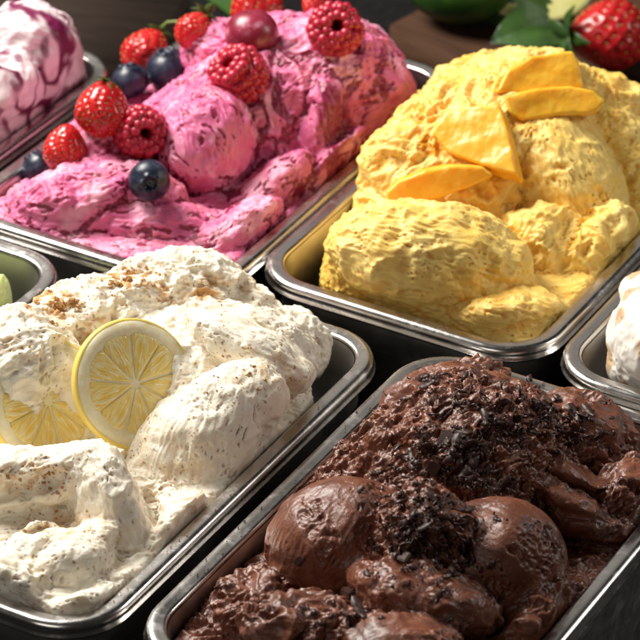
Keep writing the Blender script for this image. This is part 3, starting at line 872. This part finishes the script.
lemon_slice(133, 384, 66, lemon, view_axis(.55, .12, 1), 'whole lemon slice standing in the middle of the white heap, face in the light', .006, .3, z=.0236)
lemon_slice(46, 402, 66, lemon, view_axis(.62, .15, 1), 'shaded lemon slice at the left edge, half buried in the white ice cream', .003, .1, z=.0165)

# mango pieces: outlines with their own thickness
def slab(name, pts, info, thick, label, lift=.004, tiltv=(0, .35, 0), grp='mango pieces on the yellow ice cream', mat=None, rnd=.0020, dz=0, lean=0):
    cx = sum(p[0] for p in pts) / len(pts); cy = sum(p[1] for p in pts) / len(pts)
    S, n = surf(cx, cy, info); P0 = S - CF * lift; s = mpp(P0)
    nv = np.array(-CF) + CR * lean + CU * tiltv[1]; nv /= np.linalg.norm(nv)
    W = []
    for px, py in pts:                      # lay the outline into the piece's own plane
        d = CF + CR * (px - 320) / FPX - CU * (py - 320) / FPX
        tt = ((P0 - CAMP) @ nv) / (d @ nv); W.append(CAMP + tt * d - P0)
    bm = bmesh.new(); a = [bm.verts.new(tuple(p)) for p in W]; b = [bm.verts.new(tuple(p - nv * thick + CU * dz)) for p in W]
    bm.faces.new(a); bm.faces.new(b[::-1]); k = len(a)
    for i in range(k): bm.faces.new((a[i], b[i], b[(i + 1) % k], a[(i + 1) % k]))
    bmesh.ops.recalc_face_normals(bm, faces=bm.faces)
    bmesh.ops.bevel(bm, geom=list(bm.edges), offset=rnd, segments=3, profile=.5, affect='EDGES')
    bmesh.ops.triangulate(bm, faces=[f for f in bm.faces if len(f.verts) > 4])
    o = bm_obj(name, bm, mat or M_MANGO); o.location = tuple(P0)
    md = o.modifiers.new('soft', 'REMESH'); md.mode = 'VOXEL'; md.voxel_size = .0007; md.use_smooth_shade = True
    dg = bpy.context.evaluated_depsgraph_get(); me = bpy.data.meshes.new_from_object(o.evaluated_get(dg)); o.modifiers.clear(); o.data = me
    co = np.empty(len(me.vertices) * 3, np.float32); me.vertices.foreach_get('co', co); co = co.reshape(-1, 3)
    no = np.empty(len(me.vertices) * 3, np.float32); me.vertices.foreach_get('normal', no); no = no.reshape(-1, 3)
    wv = co + np.array(P0, np.float32); co += no * (.0011 * perlin(wv / .012, 3) + .00022 * perlin(wv / .004, 5))[:, None]
    me.vertices.foreach_set('co', co.ravel()); me.polygons.foreach_set('use_smooth', [True] * len(me.polygons)); me.update()
    if not me.materials: me.materials.append(mat or M_MANGO)
    return tag(o, label, 'mango piece', grp)
slab('mango_slice', [(385, 193), (398, 180), (425, 171), (454, 165), (482, 167), (494, 176), (472, 187), (440, 198), (414, 207), (391, 214)], mango, .010,
     'crescent mango slice lying lowest on the yellow heap, at its front left', .014, (0, -.15, 0), rnd=.0016)
slab('mango_slice', [(432, 132), (446, 109), (474, 105), (500, 103), (508, 130), (517, 174), (500, 170), (474, 162), (446, 152)], mango, .014,
     'thick mango wedge with a pointed lower corner, in the middle of the yellow heap', .006, (0, .35, 0), lean=-.32, rnd=.0013)
slab('mango_slice', [(504, 96), (535, 88), (571, 85), (594, 90), (606, 101), (596, 113), (560, 115), (522, 121), (508, 112)], mango, .010,
     'long flat mango slice lying above the smooth right lobe', .007, (0, .1, 0), rnd=.0015)
slab('mango_slice', [(496, 92), (508, 70), (532, 56), (573, 50), (580, 66), (584, 86), (550, 94)], mango, .012,
     'topmost mango piece on the yellow heap', .008, (0, .2, 0), lean=.1, rnd=.0015)

# brown sugar crumbs
rg = random.Random(4); V, F = [], []; cnt = 0
bv, bf = ICO1
def crumb(px, py, r):
    global cnt
    if not hits(px, py, lemon): return
    S, n = surf(px, py, lemon, 1.6)
    j = np.array([[rg.uniform(.6, 1.3)] for _ in bv]); V.append(bv * j * np.array([1, rg.uniform(.6, 1), rg.uniform(.6, 1)]) * r + S + n * r * .3)
    F.append(bf + len(bv) * cnt); cnt += 1
for cx, cy, sx, sy, k, r0 in ((126, 277, 15, 6, 110, .0012), (52, 302, 12, 7, 80, .0013), (54, 322, 7, 8, 20, .001), (25, 330, 22, 18, 25, .0007), (90, 290, 30, 10, 25, .0007),
                              (30, 478, 22, 8, 60, .0009), (60, 527, 26, 7, 30, .0008), (262, 372, 30, 16, 45, .0008), (230, 345, 50, 40, 35, .0006), (170, 470, 50, 45, 50, .0005),
                              (200, 300, 60, 14, 40, .0008), (90, 440, 50, 60, 30, .0005), (150, 420, 70, 90, 40, .0004)):
    for _ in range(int(k * 1.4)): crumb(rg.gauss(cx, sx), rg.gauss(cy, sy), r0 * (.3 + 1.1 * rg.random() ** 2.5))
for k in range(26):                       # a few strays on the steel rim
    u = rg.uniform(-.27, -.05); p = np.array([.0965 - rg.uniform(.001, .006), u, .0003]); V.append(bv * rg.uniform(.0002, .0005) + p); F.append(bf + len(bv) * cnt); cnt += 1
tag(mesh_obj('sugar_crumbs', np.concatenate(V), np.concatenate(F), M_SUGAR, smooth=False), 'loose brown sugar crumbs scattered over the white lemon ice cream', 'crumbs', None, 'stuff')

# chocolate shavings
def shaving_mesh(L, W, curl, twist, seed, th=.00035):
    q = random.Random(seed); n = 9; V = []; x = z = 0; a = -curl / 2
    for i in range(n):
        s = i / (n - 1); wd = W * (.35 + .65 * math.sin(math.pi * min(.95, s + .08))) * q.uniform(.65, 1.2); tw = twist * (s - .5)
        for lay in (0, 1):
            for sd in (-1, 1):
                y = sd * wd / 2; zz = th * lay + y * math.sin(tw)
                V.append((x - math.sin(a) * zz, y * math.cos(tw), z + math.cos(a) * zz))
        x += math.cos(a) * L / n; z += math.sin(a) * L / n; a += curl / (n - 1)
    zm = sum(v[2] for v in V) / len(V); V = [(v[0] - L / 2, v[1], v[2] - zm * .6) for v in V]; F = []
    for i in range(n - 1):
        b = i * 4; c = b + 4
        F += [(b, b + 1, c + 1, c), (b + 2, c + 2, c + 3, b + 3), (b, c, c + 2, b + 2), (b + 1, b + 3, c + 3, c + 1)]
    F += [(0, 2, 3, 1), (4 * n - 4, 4 * n - 3, 4 * n - 1, 4 * n - 2)]
    return V, F
rg = random.Random(11)
kinds = []
for i in range(14):
    if i < 5: a = (rg.uniform(.006, .011), rg.uniform(.0013, .0021), rg.uniform(2.2, 4.4) * rg.choice((-1, 1)), rg.uniform(-2.5, 2.5))
    elif i < 11: a = (rg.uniform(.005, .009), rg.uniform(.0024, .0042), rg.uniform(.8, 2.4) * rg.choice((-1, 1)), rg.uniform(-1.2, 1.2))
    else: a = (rg.uniform(.009, .014), rg.uniform(.0045, .0065), rg.uniform(.4, 1.2), .4)
    kinds.append(shaving_mesh(*a, seed=i))
kmesh = []
for V, F in kinds:
    me = bpy.data.meshes.new('chocolate_shaving'); me.from_pydata(V, [], F); me.materials.append(M_DCHOC); me.polygons.foreach_set('use_smooth', [True] * len(F)); kmesh.append(me)
ZONES = [(505, 410, 95, 34, 14, 3.4), (455, 445, 62, 26, -14, 3.0), (430, 505, 62, 26, 14, 2.6), (405, 545, 40, 44, 20, 2.6), (450, 560, 40, 40, 20, 1.6), (560, 425, 60, 24, 25, 1.4), (465, 480, 60, 14, 10, 1.6), (350, 615, 60, 16, 0, .5), (430, 380, 30, 12, 0, .5)]
def rnd_zone():
    w_ = rg.uniform(0, sum(z[5] for z in ZONES))
    for z in ZONES:
        w_ -= z[5]
        if w_ <= 0: break
    a = math.radians(z[4]); u, v = rg.gauss(0, .5) * z[2], rg.gauss(0, .5) * z[3]
    return z[0] + u * math.cos(a) - v * math.sin(a), z[1] + u * math.sin(a) + v * math.cos(a)
def good_spot():
    while True:
        px, py = rnd_zone()
        if hits(px, py, choc): return px, py
def shav_mat(px, py, sc, up):
    S, n = surf(px, py, choc, 2.0)
    nn = Vector(n) + Vector((rg.gauss(0, .25), rg.gauss(0, .25), rg.gauss(0, .25)))
    q = nn.normalized().to_track_quat('Z', 'Y') @ Matrix.Rotation(rg.uniform(0, 6.28), 3, 'Z').to_quaternion()
    return Matrix.Translation(Vector(S) + Vector(n) * up) @ q.to_matrix().to_4x4() @ Matrix.Scale(sc, 4)
# the finest shreds as one mass
V, F = [], []; c0 = 0
for i in range(1100):
    kv, kf = kinds[rg.choice([0, 1, 2, 3, 4, 5, 6, 7, 8, 9, 10])]; px, py = good_spot()
    M = np.array(shav_mat(px, py, rg.uniform(.25, .65), rg.uniform(-.0004, .0010))); v = np.array(kv)
    V.append(v @ M[:3, :3].T + M[:3, 3]); F += [tuple(c0 + x for x in f) for f in kf]; c0 += len(v)
tag(mesh_obj('chocolate_shreds', np.concatenate(V), F, M_DCHOC), 'mass of fine dark chocolate shreds over the chocolate ice cream', 'shreds', None, 'stuff')
for i in range(270):
    px, py = good_spot(); big = rg.random() < .18
    me = kmesh[rg.randrange(11, 14)] if big else kmesh[rg.randrange(0, 11)]
    o = bpy.data.objects.new('chocolate_shaving', me); C.objects.link(o); o.matrix_world = shav_mat(px, py, rg.uniform(.55, 1.1), rg.uniform(.0004, .0022))
    form = 'broad flat chocolate flake' if big else ('narrow curled chocolate shred' if kmesh.index(me) < 5 else 'small bent chocolate shaving')
    if py < 400: where = 'near the far top of the back mound'
    elif py < 455: where = 'on the left slope of the back mound' if px < 450 else ('on the middle of the back mound' if px < 540 else 'on the right of the back mound')
    elif py < 505: where = 'in the dip behind the smooth balls'
    elif py < 585: where = 'on or beside the left smooth ball' if px < 400 else ('in the gap between the two smooth balls' if px < 455 else 'on the left side of the right smooth ball')
    else: where = 'on the rough front near the bottom edge'
    tag(o, form + ' ' + where, 'shaving', 'dark chocolate ' + ('flakes' if big else form.split()[0] + ' shavings') + ' ' + where)
def chunk(px, py, sx, sy, sz, ang, label, seed):
    q = random.Random(seed); S, n = surf(px, py, choc, 3)
    bm = bmesh.new(); bmesh.ops.create_cube(bm, size=1)
    for v in bm.verts: v.co = Vector((v.co.x * sx * q.uniform(.7, 1.15), v.co.y * sy * q.uniform(.7, 1.15), v.co.z * sz * q.uniform(.8, 1.1)))
    bmesh.ops.bevel(bm, geom=list(bm.edges), offset=min(sx, sy, sz) * .13, segments=2, affect='EDGES')
    o = bm_obj('chocolate_chunk', bm, M_DCHOC, smooth=False); o.location = tuple(S + n * sz * .25)
    o.rotation_euler = aim(Vector(n) + Vector(-CF) * .3, math.radians(ang)); return tag(o, label, 'chocolate chunk', 'chocolate chunks')
chunk(353, 598, .011, .008, .006, 20, 'largest dark chocolate chunk, at the bottom edge of the picture', 1)
chunk(300, 560, .005, .003, .003, 60, 'small chocolate chunk below the left smooth ball', 2)
chunk(452, 440, .013, .007, .0018, 10, 'flat dark chocolate flake left on the back lump', 3)
chunk(432, 470, .008, .006, .0025, 70, 'chocolate flake in the dip behind the smooth balls', 4)
chunk(408, 560, .007, .005, .004, 30, 'chocolate chunk in the gap between the two smooth balls', 5)

rg = random.Random(77); V, F = [], []; bv, bf = ICO1
for k in range(46):
    side = rg.random()
    p = (.1090 + rg.uniform(.001, .006), rg.uniform(-.26, -.05), .0003) if side < .7 else (rg.uniform(.14, .25), -.0133 - rg.uniform(.001, .006), .0003)
    V.append(bv * np.array([rg.uniform(.5, 1.4), rg.uniform(.5, 1.4), .6]) * rg.uniform(.0002, .0007) + np.array(p)); F.append(bf + len(bv) * k)
tag(mesh_obj('chocolate_crumbs', np.concatenate(V), np.concatenate(F), M_DCHOC, smooth=False), 'tiny chocolate crumbs strayed on the rim of the chocolate pan', 'crumbs', None, 'stuff')

# ---------------------------------------------------------------- side heaps, cut by the frame
S_ = [lump(5, 80, .000, 85, 62, .045, -40, .3, .008), lump(30, 45, .024, 46, 42, .03, 20, .2, .008), lump(-20, 110, .005, 70, 60, .04, -30, .3, .006), lump(62, 82, -.006, 26, 42, .02, -30, .2, .006)]
def f_swirl(info):
    h, r, pits, t, st = fine_cream(info, .0014, .0005, .0006); V = info['V']
    n = perlin(V / .030 + 1.0 * np.stack([perlin(V / .03, 80 + i) for i in range(3)], 1), 77)
    return h, dict(ripple=np.maximum(sstep(.22, .08, np.abs(n)) * sstep(-.3, .1, perlin(V / .03, 79)), sstep(.25, .45, perlin(V / .012, 78)) * .8))
bx = (IN_SWIRL[0] - .01, IN_SWIRL[1] + .01, IN_SWIRL[2] - .01, IN_SWIRL[3] + .0, -.016, .03)
sw = heap('swirled_ice_cream', bx, S_, M_SWIRL_CREAM, IN_SWIRL, h=.0018, fine=f_swirl, seed=51, big=.003, fold=.0028)
tag(sw['obj'], 'white ice cream with purple swirls in the top left corner', 'ice cream')
S_ = [lump(-30, 300, .004, 36, 34, .03, 0, .4, .008), lump(0, 300, -.010, 12, 26, .012, 0, .6, .006)]
bx = (IN_LIME[0] - .01, -.103, IN_LIME[2] - .01, -.075, -.014, .03)
lm_ = heap('lime_ice_cream', bx, S_, M_LIME_CREAM, IN_LIME, h=.002, fine=lambda i: (fine_cream(i, .0012, .0003, .0004)[0], {}), seed=61, big=.002, fold=.002)
tag(lm_['obj'], 'pale green ice cream showing at the left edge', 'ice cream')
S_ = [lump(665, 345, .002, 56, 60, .04, -20, .3, .006), lump(632, 372, -.012, 26, 20, .02, 20, .4, .006), lump(660, 300, .010, 40, 30, .03, 20, .3, .006)]
def f_car(info):
    h, r, pits, t, st = fine_cream(info, .0010, .0003, .0005); V = info['V']
    return h, dict(ripple=sstep(.2, .4, perlin(V / .016, 81) + .4 * info['crease']))
bx = (IN_CARA[0] + .036, IN_CARA[1] + .01, IN_CARA[2] + .03, IN_CARA[3], -.018, .03)
ca = heap('caramel_ice_cream', bx, S_, M_CARAMEL_CREAM, IN_CARA, h=.0018, fine=f_car, seed=71, big=.002, fold=.002)
tag(ca['obj'], 'white ice cream with caramel ripple at the right edge', 'ice cream')

# ---------------------------------------------------------------- board with fruit behind the pans
def board(name, px, py, ztop, ux, lx, ly, th, mat, label, ang):
    P = at(px, py, ztop)
    bm = bmesh.new(); bmesh.ops.create_cube(bm, size=1)
    for v in bm.verts: v.co = Vector((v.co.x * lx + lx / 2, v.co.y * ly + ly / 2, v.co.z * th - th / 2))
    bmesh.ops.bevel(bm, geom=list(bm.edges), offset=.0015, segments=2, affect='EDGES')
    o = bm_obj(name, bm, mat); o.location = tuple(P); o.rotation_euler = (0, 0, math.radians(ang)); return tag(o, label, 'board')
P1, P2 = at(388, 24, -.055), at(500, 70, -.055)
angb = math.degrees(math.atan2(P2[1] - P1[1], P2[0] - P1[0]))
board('wooden_board', 388, 24, -.055, 0, .60, .30, .045, M_WOOD, 'dark wooden board behind the yellow ice cream with fruit on it', angb)
P = at(609, 34, -.030); R = 42 * mpp(P)
strawberry(P, R, view_axis(-.85, -.05, .25), 'large red strawberry lying on the wooden board', 21, length=2.0, fat=1.0, leaves=7, leafR=.8, spin=.4)
def big_leaf(px, py, z, L, Wd, ang, pitch, label, seed):
    P = at(px, py, z); V, F = [], []; n = 14; m_ = 6
    for i in range(n + 1):
        s = i / n; wd = Wd * math.sin(math.pi * s ** .8) ** .9
        for k in range(-m_, m_ + 1):
            q = k / m_; V.append((L * s, wd * q, .12 * L * math.sin(math.pi * s) + abs(q) * wd * .35 + .0006 * math.cos(q * 18 + s * 9)))
    c = 2 * m_ + 1; n0 = len(V); V += [(x, y, z_ - .0005) for x, y, z_ in V]
    for i in range(n):
        for k in range(2 * m_):
            b = i * c + k; F.append((b, b + c, b + c + 1, b + 1)); F.append((n0 + b, n0 + b + 1, n0 + b + c + 1, n0 + b + c))
    o = mesh_obj('leaf_blade', V, F, M_LEAF); o.location = tuple(P)
    ex = CR * math.cos(math.radians(ang)) + np.array([-.5, .86, 0]) * math.sin(math.radians(ang)); ex[2] = 0
    o.rotation_euler = (math.radians(pitch), 0, math.atan2(ex[1], ex[0])); o.name = 'leaf'
    return tag(o, label, 'leaf')
big_leaf(566, 30, -.048, .050, .018, 200, -28, 'front dark green leaf on the board pointing left from the strawberry', 1)
big_leaf(562, 22, -.044, .046, .017, 176, -40, 'back dark green leaf on the board beside the cut green fruit', 2)
big_leaf(236, 22, -.02, .05, .014, 140, 20, 'dark leaf behind the pink heap near the top edge', 3)
def fruit(px, py, z, rx, ry, rz, ang, label, cut=True):
    P = at(px, py, z); t = thing('green_fruit', P, label, 'fruit', None, (0, 0, math.radians(ang)))
    pr = [(math.cos(math.radians(a)), math.sin(math.radians(a))) for a in range(-90, 1 if cut else 91, 6)]
    V, F = lathe(pr, 48); V = [(x * rx, y * ry, z_ * rz) for x, y, z_ in V]; mesh_obj('skin', V, F, M_GSKIN, t)
    if cut:
        V, F = lathe([(1.0, .0), (.985, .04), (.9, .05), (.5, .052), (.001, .052)], 48); V = [(x * rx * .998, y * ry * .998, z_ * rz) for x, y, z_ in V]; mesh_obj('cut_face', V, F, M_GFLESH, t)
        t.rotation_euler = (math.radians(38), math.radians(8), math.radians(ang))
    return t
fruit(528, -18, -.025, .040, .026, .024, 22, 'cut green fruit with pale yellow flesh at the top edge')
fruit(458, -12, -.030, .034, .024, .022, 10, 'whole dark green fruit left of the cut one', False)
P1, P2 = at(0, 22, -.05), at(170, 46, -.05)
angc = math.degrees(math.atan2(P2[1] - P1[1], P2[0] - P1[0]))
board('wooden_tray', -120, 30, -.045, 0, .165, .10, .05, M_WOOD2, 'weathered wooden board in the dark behind the left pans', angc)
